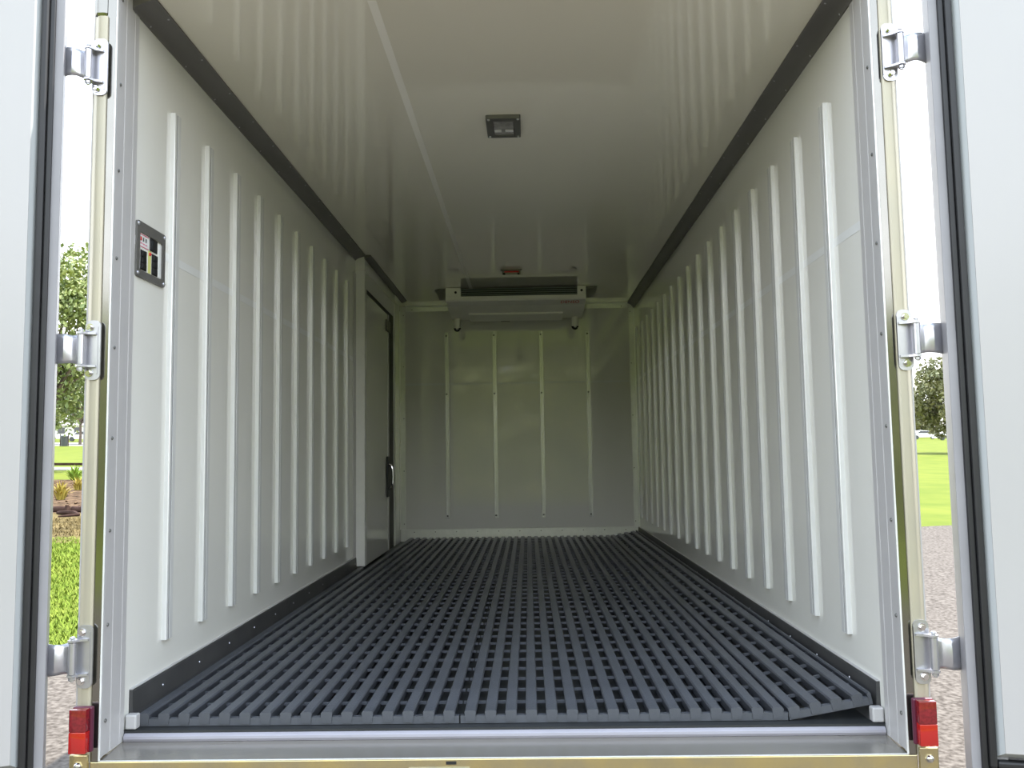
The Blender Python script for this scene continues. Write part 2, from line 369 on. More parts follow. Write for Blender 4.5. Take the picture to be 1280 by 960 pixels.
# ------------------------------------------------------------------ tail lamps
for s, lab in ((-1, 'red tail lamp low on the left rear post'), (1, 'red tail lamp low on the right rear post')):
    t = empty('tail_lamp', (s*.976, YO-.012, 0)); tag(t, lab, 'lamp', 'tail lamps'); o = tuple(t.location)
    a, b = sorted((s*.9525, s*1.001)); yb = YO-.012
    MB().box(a, b, yb-.012, yb, -.003, .101, .004).build('base', 'lamp_base', t, o)
    a2, b2 = a+.002, b-.002
    MB().box(a2+(.004 if s > 0 else 0), b2-(.004 if s < 0 else 0), yb-.030, yb-.010, -.001, .048, .002).build('lens', 'lens_red', t, o, True)
    MB().box(a2+(.004 if s > 0 else 0), b2-(.004 if s < 0 else 0), yb-.030, yb-.010, .0482, .099, .002).build('reflector', 'lens_dark', t, o, True)

# ------------------------------------------------------------------ hinges
def hinge(s, zc, ang, label):
    """bracket on the post, pin and strap round the door edge; ang = door opening"""
    px, py = s*(.999 if s < 0 else 1.004), YO-.034
    h = empty('door_hinge', (px, py, zc-.073)); tag(h, label, 'hinge', 'rear door hinges'); o = tuple(h.location)
    yp = YO-.012
    # back plate with rounded ends
    pts = []
    x0, x1 = (.960, .998) if s < 0 else (.966, 1.002)
    r = .014
    for (cx, cz, a0) in ((x1-r, zc+.073-r, 0), (x0+r, zc+.073-r, 90), (x0+r, zc-.073+r, 180), (x1-r, zc-.073+r, 270)):
        for k in range(6):
            a = math.radians(a0+90*k/5); pts.append((s*(cx+r*math.cos(a)), cz+r*math.sin(a)))
    bp = MB().prism(pts, yp, yp-.0045, 'y').build('bracket_plate', 'steel', h, o)
    MB().box(*sorted((s*.966, s*.9695)), yp-.006, yp, zc-.058, zc+.058).build('side_flange', 'steel', bp, o)
    for z in (zc+.056, zc-.056):
        MB().cyl((s*.986, yp-.0045, z), (s*.986, yp-.0065, z), .0095, n=14).cyl((s*.986, yp-.0065, z), (s*.986, yp-.013, z), .0062, n=6).build('bolt', 'chrome', bp, o)
    for z in (zc+.040, zc-.040):
        ear = [(s*.968, yp-.002), (s*1.003, yp-.002), (s*1.012, py+.010), (px+s*.010, py+.004), (px+s*.010, py-.004), (px+s*.004, py-.010), (px-s*.006, py-.010), (s*.985, yp-.018), (s*.969, yp-.010)]
        MB().prism(ear, z-.0025, z+.0025, 'z').build('ear', 'steel', h, o)
    MB().cyl((px, py, zc-.053), (px, py, zc+.047), .0045, n=10).dome((px, py, zc+.047), (0,0,1), .007, .004, 10, 2).cyl((px, py, zc-.050), (px, py, zc-.044), .0075, n=6).build('pin', 'steel', h, o)
    st = MB().cyl((px, py, zc-.036), (px, py, zc+.036), .0092, n=16).build('barrel', 'steel', h, o, True)
    # strap: dished sheet from the barrel round to the outer door face
    rot = ang
    d = Vector((s*math.cos(math.pi-rot), -math.sin(math.pi-rot)))         # along the door, away from hinge
    nrm = Vector((-d.y*s, d.x*s))                                          # towards the outer face
    if nrm.y < 0: nrm = -nrm
    P = Vector((px, py))
    path = [(0.004, .008, .036), (.010, .0085, .035), (.017, .006, .034), (.026, .001, .034), (.036, .000, .035), (.046, .004, .036), (.058, .016, .037), (.070, .0225, .037), (.090, .0265, .036), (.18, .0265, .034)]
    nz = 9; vs = []; fs = []
    for i, (a, b, hz) in enumerate(path):
        for j in range(nz):
            t = -1+2*j/(nz-1)
            dish = -.007*math.exp(-((a-.033)/.014)**2)*(1-t*t)
            p = P + d*a + nrm*(b+dish); vs.append((p.x, p.y, zc+hz*t))
    for i in range(len(path)-1):
        for j in range(nz-1):
            fs.append((i*nz+j, (i+1)*nz+j, (i+1)*nz+j+1, i*nz+j+1))
    so_ = MB().add(vs, fs).build('strap', 'steel', h, o, True)
    md = so_.modifiers.new('thickness', 'SOLIDIFY'); md.thickness = .004; md.offset = 0
AL, AR = math.radians(156), math.radians(168)
for s, ang, side in ((-1, AL, 'left'), (1, AR, 'right')):
    for zc, w_ in ((1.655, 'top'), (.940, 'middle'), (.210, 'bottom')):
        hinge(s, zc+(.004 if s < 0 else -.006), ang, '%s zinc hinge of the open %s rear door' % (w_, side))

# ------------------------------------------------------------------ rear doors, swung open
def rear_door(name, s, ang, label):
    px, py = s*(.999 if s < 0 else 1.004), YO-.034
    d = empty(name, (px, py, 0)); tag(d, label, 'door', kind='structure')
    # local frame: +x along the door away from the hinge, -y inner face (towards camera), built for s=+1 and mirrored for s=-1
    Wd, z0, z1 = .99, -.095, 1.95
    e0 = .051 if s < 0 else .058                                # start of the door edge
    yo, yi = .024, -.030                     # outer and inner frame faces
    def fr(mb): 
        if s < 0: mb.v = [(-x, y, z) for x, y, z in mb.v]
        return mb
    def ring(a0, a1, zb0, zb1, w0, ya, yb, c=0.002):
        m = MB()
        m.box(a0, a0+w0, ya, yb, zb0, zb1, c).box(a1-w0, a1, ya, yb, zb0, zb1, c)
        m.box(a0+w0, a1-w0, ya, yb, zb0, zb0+w0, c).box(a0+w0, a1-w0, ya, yb, zb1-w0, zb1, c); return m
    fr(ring(e0, e0+Wd, z0, z1, .075, yi, yo)).build('edge_frame', 'door_frame', d)
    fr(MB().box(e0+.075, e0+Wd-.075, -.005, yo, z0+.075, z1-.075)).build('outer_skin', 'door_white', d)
    ga = e0+.019
    sb = fr(ring(ga, e0+Wd-.019, z0+.052, z1-.052, .013, yi-.010, yi+.004, .003)).build('seal', 'black', d)
    fr(ring(ga+.0135, e0+Wd-.0325, z0+.0655, z1-.0655, .016, yi-.017, yi+.004, .005)).build('inner_lip', 'black', sb)
    # raised plug panel with a bevelled edge
    a0, a1, b0, b1 = ga+.030, e0+Wd-.049, z0+.088, z1-.088
    k = .014; yp = yi-.024
    vs = [(a0, yi-.004, b0), (a1, yi-.004, b0), (a1, yi-.004, b1), (a0, yi-.004, b1), (a0+k, yp, b0+k), (a1-k, yp, b0+k), (a1-k, yp, b1-k), (a0+k, yp, b1-k)]
    fr(MB().add(vs, [(0,1,5,4), (1,2,6,5), (2,3,7,6), (3,0,4,7)])).build('bevel_trim', 'bevel', d)
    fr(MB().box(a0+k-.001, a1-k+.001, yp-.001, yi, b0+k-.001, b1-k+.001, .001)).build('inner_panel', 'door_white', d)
    d.rotation_euler = (0, 0, -s*(math.pi-ang))
    return d
rear_door('door_1', -1, AL, 'left rear door swung open with white panel and black seal')
rear_door('door_2', 1, AR, 'right rear door swung open with white panel and black seal')

# ------------------------------------------------------------------ duckboard mats
def mat_board(x0, n, pitch, sw, ya, yb, label, short=0, tilt=0.0, width=None, cut=False):
    wd = width or n*pitch
    root = empty('duckboard_mat', (x0, ya, 0.0015)); tag(root, label, 'floor mat', 'slatted floor mats')
    ln = yb-ya
    def slat(length, w_):
        m = MB(); z0, z1, c = .004, .032, .004
        prof = [(-w_/2+.004, z0), (w_/2-.004, z0), (w_/2-.001, z1-c), (w_/2-c, z1), (-w_/2+c, z1), (-w_/2+.001, z1-c)]
        nn = len(prof)
        vs = [(x, 0.0, z) for x, z in prof] + [(x, length, z) for x, z in prof]
        m.add(vs, [(i, (i+1) % nn, nn+(i+1) % nn, nn+i) for i in range(nn)] + [tuple(reversed(range(nn))), tuple(range(nn, 2*nn))])
        return m
    base = None; bs = None
    for i in range(n):
        xx = pitch*(i+.5) + (wd-n*pitch)/2
        if cut: xx = .0165+.0535*i
        if i < short:
            if bs is None: bs = slat(YA-.02-ya, sw).build('slat', 'mat', root, at=(xx, -.003, 0))
            else: copy_part(bs, root, (xx, -.003, 0))
        elif base is None: base = slat(ln, sw).build('slat', 'mat', root, at=(xx, -.003, 0))
        else: copy_part(base, root, (xx, -.003, 0))
    if cut: slat(ln, .012).build('slat', 'mat', root, at=(wd-.0065, -.003, 0))
    # cross bars
    MB().box(.001, wd-.001, -.001, .014, 0, .0185).build('front_rim', 'mat', root)
    cb = None; cs = None; y = 0.0; k = 0; nb = int(ln/.115)
    for k in range(nb+1):
        if k == 0: continue
        yy = k*(ln-.022)/nb
        sh = short and (ya+yy > YA-.06)
        off = short*pitch if sh else 0
        if sh:
            if cs is None: cs = MB().box(off+.002, wd-.001, 0, .008, .014, .021).build('cross_bar', 'mat', root, at=(0, yy, 0))
            else: copy_part(cs, root, (0, yy, 0))
        elif cb is None: cb = MB().box(.001, wd-.001, 0, .008, .014, .021).build('cross_bar', 'mat', root, at=(0, yy, 0))
        else: copy_part(cb, root, (0, yy, 0))
    root.rotation_euler = (0, -tilt, 0)
    return root
MY = Y0+.030
mat_board(-.936, 16, .0518, .031, MY, LEN-.012, 'slate grey slatted floor mat along the left wall', short=1)
mat_board(-.1055, 16, .0515, .031, MY, LEN-.012, 'slate grey slatted floor mat in the middle of the floor')
mat_board(.7205, 4, .0515, .031, MY, LEN-.012, 'narrow slatted floor mat tilted up against the right wall', tilt=math.radians(10), width=.214, cut=True)

# ------------------------------------------------------------------ cooling unit under the ceiling
ev = empty('cooling_unit', (0, 4.25, H)); tag(ev, 'ivory cooling unit with dark louvred outlet under the ceiling', 'cooling unit'); eo = tuple(ev.location)
def evp(mb, name, m, parent=None, smooth=False): return mb.build(name, m, parent or ev, eo, smooth)
xa, xb = -.504, .514; zc_ = H-.002
hs = evp(MB().prism([(4.045, zc_), (4.045, 1.800), (4.10, 1.776), (4.50, 1.738), (4.54, 1.745), (4.56, 1.78), (4.56, zc_)], xa, xb, 'x'), 'housing', 'evap', smooth=True)
evp(MB().prism([(3.972, 1.826), (3.968, 1.800), (3.976, 1.790), (4.10, 1.776), (4.05, 1.826)], xa, xb, 'x'), 'front_lip', 'evap')
evp(MB().box(xa, -.393, 3.970, 4.046, 1.824, zc_, .004), 'end_cap', 'evap')
evp(MB().box(.452, xb, 3.970, 4.046, 1.824, zc_, .004), 'end_cap', 'evap')
evp(MB().box(-.393, .452, 4.030, 4.044, 1.826, zc_), 'coil', 'coil')
lv = None
for i in range(4):
    z = 1.838+i*.0145
    p = [(3.978, z), (3.998, z+.005), (4.020, z+.006), (4.020, z+.003), (3.998, z+.002), (3.978, z-.003)]
    evp(MB().prism(p, -.392, .451, 'x'), 'louvre', 'louvre')
for x in (-.43, .482):
    evp(MB().cyl((x, 3.970, 1.855), (x, 3.963, 1.855), .009, n=10), 'bolt', 'black')
evp(MB().prism([(4.30, 1.757), (4.30, 1.742), (4.48, 1.722), (4.52, 1.727), (4.52, 1.738)], -.36, .36, 'x'), 'drip_tray', 'evap')
evp(MB().box(-.36, .36, 4.297, 4.301, 1.742, 1.7455), 'tray_edge', 'white')
evp(MB().box(-.12, -.05, 4.484, 4.510, 1.719, 1.7235), 'rating_label', 'bezel')
for x in (-.462, .458):
    dp = evp(MB().tube([(x, 4.47, 1.75), (x, 4.47, 1.70), (x, 4.475, 1.672)], .026, 14), 'drain_spout', 'evap', smooth=True)
    pts = [(x + .020*math.cos(math.pi*(1+k/8)), 4.472, 1.672 + .022*math.sin(math.pi*(1+k/8))) for k in range(9)]
    evp(MB().tube(pts, .0085, 8), 'hose_clip', 'black', dp, True)
for a, b in ((xa-.085, xa), (xb, xb+.085)):
    evp(MB().box(a, b, 4.03, 4.42, H-.008, zc_), 'mount_flange', 'grey_dark')
def lettering(txt, size, mtx, m, parent, origin, name='lettering', ext=.0006):
    c = bpy.data.curves.new(name, 'FONT'); c.body = txt; c.size = size; c.extrude = ext; c.align_x = 'CENTER'; c.align_y = 'CENTER'; c.resolution_u = 3
    t = bpy.data.objects.new(name, c); COL.objects.link(t); dg = bpy.context.evaluated_depsgraph_get(); dg.update()
    me = bpy.data.meshes.new_from_object(t.evaluated_get(dg)); bpy.data.objects.remove(t); me.transform(Matrix.Translation(-Vector(origin)) @ mtx); me.name = name
    me.materials.clear(); me.materials.append(M[m]); o = bpy.data.objects.new(name, me); COL.objects.link(o); o.parent = parent; return o
# lettering on the underside, readable from below in front
mt = Matrix.Translation((.40, 4.035, 1.7822)) @ Matrix(((1, 0, 0, 0), (0, -2.1, 0, 0), (0, .237, -1, 0), (0, 0, 0, 1)))
lettering('DENSO', .042, mt, 'red_paint', hs, eo)

# small sensor bracket on the ceiling in front of the unit
sb_ = empty('sensor_bracket', (-.03, 3.44, H)); tag(sb_, 'small metal bracket with red tag on ceiling before cooling unit', 'bracket'); bo = tuple(sb_.location)
MB().box(-.085, .055, 3.40, 3.43, H-.006, H).build('foot', 'grey_dark', sb_, bo)
MB().box(-.075, .045, 3.43, 3.434, H-.030, H-.001).build('plate', 'bezel', sb_, bo)
MB().box(-.060, .035, 3.427, 3.430, H-.016, H-.007).build('red_tag', 'red_paint', sb_, bo)
for x in (-.062, .032):
    MB().dome((x, 3.43, H-.024), (0, -1, 0), .008, .006).build('bolt', 'black', sb_, bo)

# ------------------------------------------------------------------ ceiling lamp
cl = empty('ceiling_lamp', (.007, .957, H)); tag(cl, 'small rectangular lamp with dark bezel on the ceiling', 'lamp'); co = tuple(cl.location)
x0, x1, y0, y1 = -.056, .070, .862, 1.050
def rrect(x0, x1, y0, y1, r, n=5):
    p = []
    for cx, cyy, a0 in ((x1-r, y1-r, 0), (x0+r, y1-r, 90), (x0+r, y0+r, 180), (x1-r, y0+r, 270)):
        for k in range(n): a = math.radians(a0+90*k/(n-1)); p.append((cx+r*math.cos(a), cyy+r*math.sin(a)))
    return p
bz = MB(); i0, i1, j0, j1 = x0+.024, x1-.024, y0+.030, y1-.022
def frame_loop(outer, inner, za, zb, axis='z'):
    n = len(outer); m = MB()
    f = (lambda p, z: (p[0], p[1], z)) if axis == 'z' else (lambda p, z: (z, p[0], p[1]))
    vs = [f(p, za) for p in outer]+[f(p, zb) for p in outer]+[f(p, za) for p in inner]+[f(p, zb) for p in inner]
    fs = []
    for i in range(n):
        j = (i+1) % n; fs += [(i, j, n+j, n+i), (2*n+i, 2*n+j, 3*n+j, 3*n+i), (i, j, 2*n+j, 2*n+i), (n+i, n+j, 3*n+j, 3*n+i)]
    return m.add(vs, fs)
frame_loop(rrect(x0, x1, y0, y1, .006), rrect(i0, i1, j0, j1, .012), H-.014, H).build('bezel', 'grey_dark', cl, co)
ln = MB().box(i0-.002, i1+.002, j0-.002, j1+.002, H-.006, H-.001).build('reflector', 'chrome', cl, co)
MB().box(i0, i1, j0, j1, H-.011, H-.006, .004).build('lens', 'glass', cl, co)
MB().box(i0+.004, i0+.03, j1-.05, j1-.03, H-.0125, H-.0105).build('bulb_window', 'seam', cl, co)
MB().box(i1-.034, i1-.004, j1-.05, j1-.03, H-.0125, H-.0105).build('bulb_window', 'seam', cl, co)
for x in (x0+.010, x1-.010):
    for y in (y0+.012, y1-.012):
        MB().dome((x, y, H-.014), (0, 0, -1), .0055, .004).build('screw', 'steel', cl, co)

# ------------------------------------------------------------------ switch panel on the left wall
cpn = empty('switch_panel', (-HW, .175, 1.236)); tag(cpn, 'grey switch panel with black rocker switches on left wall', 'control panel'); po = tuple(cpn.location)
ya, yb, za, zb = .0885, .262, 1.160, 1.311
def PY(s): return ya+(yb-ya)*s
def PZ(t): return zb-(zb-za)*t
frame_loop(rrect(ya, yb, za, zb, .008), rrect(PY(.10), PY(.90), PZ(.87), PZ(.19), .006), -HW, -HW+.006, 'x').build('bezel', 'bezel', cpn, po)
def pbox(s0, s1, t0, t1, d0, d1, name, m, c=0.0, parent=None):
    return MB().box(-HW+d0, -HW+d1, PY(s0), PY(s1), PZ(t1), PZ(t0), c).build(name, m, parent or cpn, po)
pbox(.09, .91, .18, .88, .0003, .0015, 'face_plate', 'white')
st = pbox(.12, .43, .21, .44, .0015, .0022, 'sticker', 'seam')
pbox(.12, .43, .21, .225, .0022, .0026, 'sticker_border', 'pink', parent=st); pbox(.12, .43, .425, .44, .0022, .0026, 'sticker_border', 'pink', parent=st)
for k, s_ in enumerate((.15, .23, .32)): pbox(s_, s_+.045, .26, .33, .0022, .0026, 'sticker_mark', 'red_paint' if k == 0 else 'bezel', parent=st)
for k in range(3): pbox(.15+.085*k, .21+.085*k, .365, .385, .0022, .0026, 'sticker_mark', 'pink', parent=st)
pbox(.47, .72, .20, .43, .0015, .005, 'gauge', 'black', .001)
pbox(.49, .55, .24, .40, .005, .0055, 'gauge_window', 'dark_glass')
for s0, t0, t1 in ((.16, .49, .85), (.55, .47, .85)):
    sw = pbox(s0, s0+.20, t0, t1, .0015, .004, 'switch', 'black', .001)
    for k in range(3):
        tt = t0+(t1-t0)*(.08+.31*k); pbox(s0+.03, s0+.17, tt, tt+(t1-t0)*.24, .004, .0065, 'rocker', 'black', .001, sw)
pbox(.43, .53, .44, .85, .0015, .002, 'yellow_strip', 'yellow')
MB().dome((-HW+.002, PY(.48), PZ(.50)), (1, 0, 0), .005, .005).build('indicator', 'red_paint', cpn, po)
pbox(.79, .88, .23, .85, .0015, .004, 'cover_edge', 'seam', .001)
for s_ in (.04, .96):
    for t_ in (.06, .94):
        MB().dome((-HW+.006, PY(s_), PZ(t_)), (1, 0, 0), .0055, .004).build('screw', 'steel', cpn, po)

# ------------------------------------------------------------------ outdoors
GS = .030
def gz(y, x=0.0): return -.95 + GS*(y+2.09) - .0154*x
def ground(name, pts, m, label, cat, lift=0.0, kind='structure'):
    n = len(pts)
    vs = [(x, y, gz(y, x)+lift) for x, y in pts] + [(x, y, gz(y, x)-.25) for x, y in pts]
    fs = [tuple(range(n)), tuple(reversed(range(n, 2*n)))] + [(i, n+i, n+(i+1) % n, (i+1) % n) for i in range(n)]
    o = MB().add(vs, fs).build(name, m); tag(o, label, cat, kind=kind); return o
ground('lawn', [(-250, -120), (250, -120), (250, 320), (-250, 320)], 'lawn', 'sunlit green lawn stretching away behind the truck', 'lawn')
yard = [(-14, -9), (22, -9), (22, 16.5), (7.6, 12.6), (5.5, 11.9), (2, 8.5), (-1.5, 5.2), (-3.0, 3.75), (-3.6, 3.35), (-5, 3.0), (-14, 2.2)]
ground('yard', yard, 'asphalt', 'pale gravelly asphalt yard under the truck', 'asphalt', .012)
ground('dry_verge', [(-22, 10.4), (-4.5, 10.0), (-4.5, 14.4), (-22, 14.5)], 'dry', 'strip of dry brown grass below the log edging', 'verge', .010)
ground('mulch_bed', [(-24, 14.4), (-6, 14.3), (-6.5, 25), (-26, 25.5)], 'mulch', 'bark mulch planting bed behind the log edging', 'planting bed', .014)
ground('path', [(-60, 31.5), (-8, 31.8), (-8, 34.4), (-60, 34.2)], 'concrete', 'narrow pale concrete path crossing the lawn', 'path', .012)
ground('road', [(-160, 84), (-20, 82), (-20, 104), (-160, 106)], 'concrete', 'pale road beyond the lawn on the left', 'road', .012)
# timber kerb beyond the path, log edging with peg, a dry branch
def g3(x, y, h): return (x, y, gz(y, x)+h)
def kerb(xa, xb, y, h, m, label):
    n = 8; o = MB(); vs = []
    for i in range(n+1):
        x = xa+(xb-xa)*i/n; z = gz(y, x); vs += [(x, y, z-.2), (x, y, z+h), (x, y+.3, z+h), (x, y+.3, z-.2)]
    fs = [(4*i+k, 4*i+(k+1) % 4, 4*i+4+(k+1) % 4, 4*i+4+k) for i in range(n) for k in range(4)] + [(0, 1, 2, 3), (4*n+3, 4*n+2, 4*n+1, 4*n)]
    tag(o.add(vs, fs).build('kerb', m, origin=((xa+xb)/2, y, gz(y, (xa+xb)/2))), label, 'kerb')
kerb(-40, -20.3, 36.4, .11, 'wood', 'long dark timber kerb beside the concrete path')
kerb(-20.2, -12, 36.6, .16, 'concrete', 'grey kerb step at the end of the timber kerb')
lg = empty('log_edging', g3(-9.3, 14.5, 0)); tag(lg, 'dark log edging laid along the mulch bed', 'log'); lo = tuple(lg.location)
MB().tube([g3(-12.5, 14.5, .05), g3(-10.5, 14.48, .06), g3(-9.6, 14.5, .06), g3(-8.95, 14.52, .07)], .062, 10).build('log', 'wood', lg, lo, True)
MB().tube([g3(-8.88, 14.5, .07), g3(-7.5, 14.48, .07), g3(-5.8, 14.45, .07)], .062, 10).build('log', 'wood', lg, lo, True)
MB().cyl(g3(-8.92, 14.36, 0), g3(-8.92, 14.38, .16), .035, n=8).build('peg', 'wood', lg, lo)
o = MB().tube([g3(-9.0, 14.2, .03), g3(-8.80, 14.0, .05), g3(-8.55, 13.95, .06), g3(-8.35, 13.75, .04), g3(-8.6, 13.5, .03)], [.03, .04, .04, .03, .015], 8).build('branch', 'wood', origin=g3(-8.6, 14, 0), smooth=True)
tag(o, 'curved dry branch lying below the log edging', 'branch')
def tuft(x, y, h, r, n, m, label):
    rnd = random.Random(int(x*100+y*10)); mb = MB(); z = gz(y, x)
    for i in range(n):
        a = rnd.uniform(0, 2*math.pi); b = rnd.uniform(0, .30)*r; lean = rnd.uniform(.15, 1)*r; hh = h*rnd.uniform(.55, 1)*(1-.35*(lean/r)**2)
        bx, by = x+b*math.cos(a), y+b*math.sin(a); w_ = .012+.01*rnd.random(); px_, py_ = -math.sin(a)*w_, math.cos(a)*w_
        p1 = (bx+.38*lean*math.cos(a), by+.38*lean*math.sin(a), z+hh*.72); p2 = (bx+lean*math.cos(a), by+lean*math.sin(a), z+hh)
        mb.add([(bx-px_, by-py_, z), (bx+px_, by+py_, z), (p1[0]+px_, p1[1]+py_, p1[2]), (p1[0]-px_, p1[1]-py_, p1[2]), p2], [(0,1,2,3), (3,2,4)])
    TUFTS.append((x, y)); o = mb.build('grass_tuft', m, origin=(x, y, z)); tag(o, label, 'grass', 'ornamental grass tufts')
TUFTS = []
def plan(u, d): return (CAM.x+(u-660.6)/1059.18*d, CAM.y+d)
x, y = plan(91, 27.0); tuft(x, y, .55, .42, 90, 'tuft', 'bright green grass tuft at the back of the mulch bed')
x, y = plan(73, 19.5); tuft(x, y, .50, .30, 70, 'tuft2', 'orange tinged grass tuft beside the open left door')
x, y = plan(95, 22.6); tuft(x, y, .42, .28, 50, 'tuft2', 'small yellowish grass tuft in the middle of mulch bed')
x, y = plan(110, 23.5); tuft(x, y, .6, .35, 50, 'tuft', 'green grass tuft hidden behind the left post')
# mulch chips and grass blades
def blades(name, poly, n, h, m, label, seed):
    rnd = random.Random(seed); mb = MB(); x0 = min(p[0] for p in poly); x1 = max(p[0] for p in poly); y0 = min(p[1] for p in poly); y1 = max(p[1] for p in poly)
    def inside(x, y):
        c = False
        for i in range(len(poly)):
            (xa, ya_), (xb, yb_) = poly[i], poly[i-1]
            if (ya_ > y) != (yb_ > y) and x < (xb-xa)*(y-ya_)/(yb_-ya_)+xa: c = not c
        return c
    k = 0; V = []; F = []
    while k < n:
        x = rnd.uniform(x0, x1); y = rnd.uniform(y0, y1)
        if not inside(x, y): continue
        a = rnd.uniform(0, 6.283); l = rnd.uniform(.2, .9)*h; hh = h*rnd.uniform(.5, 1.1); w_ = .006+.004*rnd.random()
        i = len(V); z = gz(y, x)
        V += [(x-math.sin(a)*w_, y+math.cos(a)*w_, z), (x+math.sin(a)*w_, y-math.cos(a)*w_, z), (x+l*math.cos(a), y+l*math.sin(a), z+hh)]; F.append((i, i+1, i+2)); k += 1
    me = bpy.data.meshes.new(name); me.from_pydata(V, [], F); me.materials.append(M[m]); o = bpy.data.objects.new(name, me); COL.objects.link(o)
    tag(o, label, 'grass', kind='stuff')
blades('grass_blades', [(-3.4, 3.6), (-3.0, 4.2), (-4.2, 10.6), (-10.5, 10.6), (-7, 3.4), (-4.6, 3.15)], 45000, .05, 'blade', 'short mown grass blades on the lawn left of truck', 3)
blades('dry_grass_blades', [(-5, 10.75), (-5, 13.3), (-13, 13.3), (-13, 10.75)], 9000, .07, 'dry', 'dry straw coloured grass below the log edging', 4)
# mulch chips, uncountable
rnd = random.Random(11); mb = MB()
for i in range(5000):
    y = rnd.uniform(14.7, 24.5); x = rnd.uniform(-22, -6.8); a = rnd.uniform(0, 6.28); l = rnd.uniform(.03, .10); w_ = rnd.uniform(.012, .03); z = gz(y, x)+.014+rnd.uniform(0, .05)
    if any((x-p)**2+(y-q)**2 < .35 for p, q in TUFTS): continue
    c, s_ = math.cos(a), math.sin(a); t = rnd.uniform(-.04, .04)
    mb.add([(x-c*l-s_*w_, y-s_*l+c*w_, z), (x-c*l+s_*w_, y-s_*l-c*w_, z), (x+c*l+s_*w_, y+s_*l-c*w_, z+t), (x+c*l-s_*w_, y+s_*l+c*w_, z+t)], [(0, 1, 2, 3)])
me = bpy.data.meshes.new('mulch_chips'); me.from_pydata(mb.v, [], mb.f); me.materials.append(M['mulch']); o = bpy.data.objects.new('mulch_chips', me); COL.objects.link(o)
tag(o, 'loose bark chips scattered over the planting bed', 'mulch', kind='stuff')

def tree(x, y, trunk_h, rx, rz, nleaf, lsize, m, label, seed, tr=.25, name='broadleaf_tree'):
    rnd = random.Random(seed); z = gz(y, x); root = empty(name, (x, y, z)); tag(root, label, 'tree', 'trees around the lawn'); o = (x, y, z)
    cz = z+trunk_h+rz*.85
    tb = MB().tube([(x, y, z-.1), (x+.05, y, z+trunk_h*.5), (x-.05, y+.05, z+trunk_h), (x, y, cz+rz*.3)], [tr*1.25, tr, tr*.85, tr*.3], 9)
    blobs = []
    for i in range(26):
        while True:
            p = Vector((rnd.uniform(-1, 1), rnd.uniform(-1, 1), rnd.uniform(-.9, 1)))
            if p.length < 1: break
        p = p.normalized()*p.length**.5*.78
        c = Vector((x+p.x*rx, y+p.y*rx, cz+p.z*rz)); blobs.append((c, rnd.uniform(.22, .40)*min(rx, rz)))
        tb.tube([(x, y, z+trunk_h*rnd.uniform(.8, 1.1)), (x+(c.x-x)*.5, y+(c.y-y)*.5, (c.z+z+trunk_h)*.5+.2), tuple(c)], [tr*.4, tr*.22, tr*.08], 5)
    tb.build('trunk', 'bark', root, o, True)
    V = []; F = []
    for i in range(nleaf):
        c, r = blobs[rnd.randrange(len(blobs))]
        while True:
            p = Vector((rnd.uniform(-1, 1), rnd.uniform(-1, 1), rnd.uniform(-1, 1)))
            if p.length < 1: break
        p = c + p.normalized()*(p.length**.45)*r*1.25
        n = Vector((rnd.uniform(-1, 1), rnd.uniform(-1, 1), rnd.uniform(-.2, 1))).normalized(); t1 = n.orthogonal().normalized(); t1 = (Matrix.Rotation(rnd.uniform(0, 6.28), 3, n) @ t1); t2 = n.cross(t1)
        l = lsize*rnd.uniform(.6, 1.3); k = len(V)
        for a, b, cc in ((-.5, 0, 0), (-.1, -.28, .06), (.5, 0, -.05), (-.1, .28, .06)):
            q = p+t1*a*l*1.5+t2*b*l*1.5+n*cc*l; V.append((q.x-x, q.y-y, q.z-z))
        F += [(k, k+1, k+2), (k, k+2, k+3)]
    me = bpy.data.meshes.new('foliage'); me.from_pydata(V, [], F); me.materials.append(M[m]); f = bpy.data.objects.new('foliage', me); COL.objects.link(f); f.parent = root
    return root
x, y = plan(45, 33); tree(x, y, 2.2, 3.5, 4.1, 13000, .15, 'leaf', 'tall leafy green tree beside the open left door', 5, .22)
x, y = plan(96, 92); tree(x, y, 2.4, 5.0, 4.0, 5000, .42, 'leaf', 'distant green tree with a bare trunk by the road', 8, .13)
x, y = plan(20, 120); tree(x, y, 1.6, 9, 5.0, 5000, .6, 'leaf', 'wide distant green tree on the far left', 9, .4)
x, y = plan(1199, 58); tree(x, y, 1.5, 3.6, 2.9, 9000, .20, 'leaf2', 'olive green tree beside the open right door', 12, .2)
x, y = plan(1130, 170); tree(x, y, 1.5, 9, 4.0, 4000, .7, 'leaf2', 'distant olive tree behind the right post', 13, .4)
# tall hedge on the far side of the yard behind the viewer, mirrored in the glossy panels
hd = empty('hedge', (0, -27, gz(-27))); tag(hd, 'tall dense green hedge across the yard behind the viewer', 'hedge'); ho = tuple(hd.location)
rnd = random.Random(21); n = 90; vs = []; fs = []; tops = []
for i in range(n+1):
    x = -40+80*i/n; z = gz(-27, x); h = 7.0+.5*math.sin(i*.55)+.35*math.sin(i*1.37+1)+rnd.uniform(-.2, .2); tops.append(h)
    vs += [(x, -25.9, z), (x, -25.7+rnd.uniform(-.2, .2), z+h*.5), (x, -26.4, z+h*.93), (x, -27.2, z+h), (x, -28.3, z+h*.5), (x, -28.2, z)]
for i in range(n):
    for k in range(5): fs.append((6*i+k, 6*i+k+1, 6*i+7+k, 6*i+6+k))
fs += [tuple(range(6)), tuple(range(6*n+5, 6*n-1, -1))]
MB().add(vs, fs).build('branch_mass', 'hedge', hd, ho)
V = []; F = []
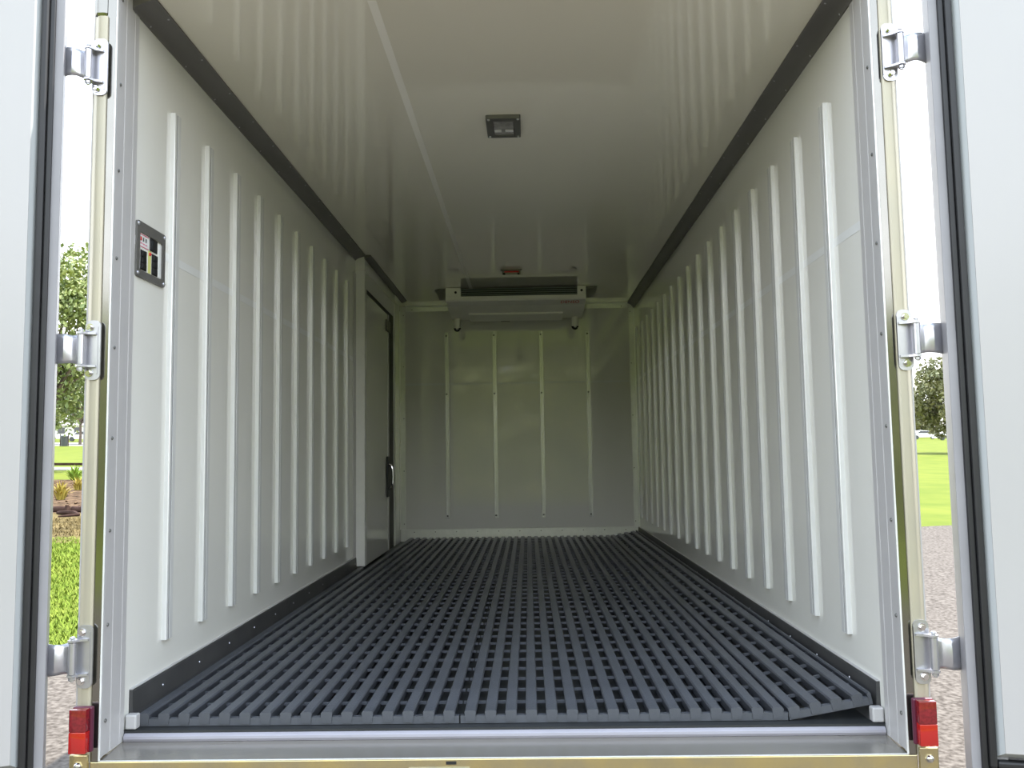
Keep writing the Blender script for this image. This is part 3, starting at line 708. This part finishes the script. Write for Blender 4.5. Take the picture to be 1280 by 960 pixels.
for i in range(16000):
    x = rnd.uniform(-40, 40); h = tops[int((x+40)/80*n)]; t = rnd.random()*1.04; z = gz(-27, x)+h*t; y = -25.75+rnd.uniform(-.15, .35)-(max(0, t-.85)*5)
    a = rnd.uniform(0, 6.28); l = rnd.uniform(.12, .30); d = Vector((math.cos(a), rnd.uniform(-.5, .5), math.sin(a)))*l; e = Vector((-math.sin(a), rnd.uniform(-.5, .9), math.cos(a)))*l*.5; p = Vector((x, y, z))-Vector(ho); k = len(V)
    V += [tuple(p-d), tuple(p+e), tuple(p+d), tuple(p-e)]; F.append((k, k+1, k+2, k+3))
me = bpy.data.meshes.new('foliage'); me.from_pydata(V, [], F); me.materials.append(M['hedge']); f = bpy.data.objects.new('foliage', me); COL.objects.link(f); f.parent = hd
# litter bin by the road
x, y = plan(76, 83); z = gz(y, x); o = empty('litter_bin', (x, y, z)); tag(o, 'dark litter bin standing by the distant road', 'bin'); q = (x, y, z)
MB().cyl((x, y, z), (x, y, z+.95), .30, .36, 14).build('body', 'bin', o, q); MB().cyl((x, y, z+.95), (x, y, z+1.05), .39, .34, 14).build('lid', 'bin', o, q)
for dx in (-.40, .40): MB().box(x+dx-.03, x+dx+.03, y-.03, y+.03, z, z+1.2).build('post', 'wood', o, q)
# cars and low houses far away
def car(u, d, label, flip=1):
    x, y = plan(u, d); z = gz(y, x); r = empty('car', (x, y, z)); tag(r, label, 'car', 'parked cars'); q = (x, y, z)
    pr = [(-2.1, .35), (-2.1, .75), (-1.9, .85), (-1.2, .92), (-.6, 1.40), (.7, 1.45), (1.4, 1.0), (2.0, .9), (2.1, .7), (2.1, .35)]
    MB().prism([(x+flip*a, z+b) for a, b in pr], y-.85, y+.85, 'y').build('body', 'car', r, q)
    MB().prism([(x+flip*a, z+b) for a, b in [(-1.0, .95), (-.55, 1.34), (.65, 1.38), (1.2, .98)]], y-.87, y-.84, 'y').build('window', 'dark_glass', r, q)
    for a in (-1.3, 1.3): MB().cyl((x+a, y-.88, z+.33), (x+a, y-.62, z+.33), .33, n=14).build('wheel', 'bin', r, q)
car(1180, 128, 'white car parked far behind the lawn, right of the olive tree'); car(1148, 140, 'white car parked far off beside the right post', -1); car(101, 118, 'white car parked beyond the distant road on the left')
def house(u, d, wd, h, label):
    x, y = plan(u, d); z = gz(y, x); r = empty('house', (x, y, z)); tag(r, label, 'house'); q = (x, y, z)
    MB().box(x-wd/2, x+wd/2, y, y+8, z, z+h).build('wall', 'wall_paint', r, q)
    MB().prism([(y-.5, z+h), (y+8.5, z+h), (y+4, z+h+1.6)], x-wd/2-.4, x+wd/2+.4, 'x').build('roof', 'roof', r, q)
    k = int(wd/3)
    for i in range(k): a = x-wd/2+1+i*3; MB().box(a, a+1.3, y-.05, y+.05, z+.9, z+2.0).build('window', 'dark_glass', r, q)
house(60, 150, 30, 2.3, 'low white house far behind the left tree'); house(1215, 185, 34, 2.3, 'low white house far behind the right tree')
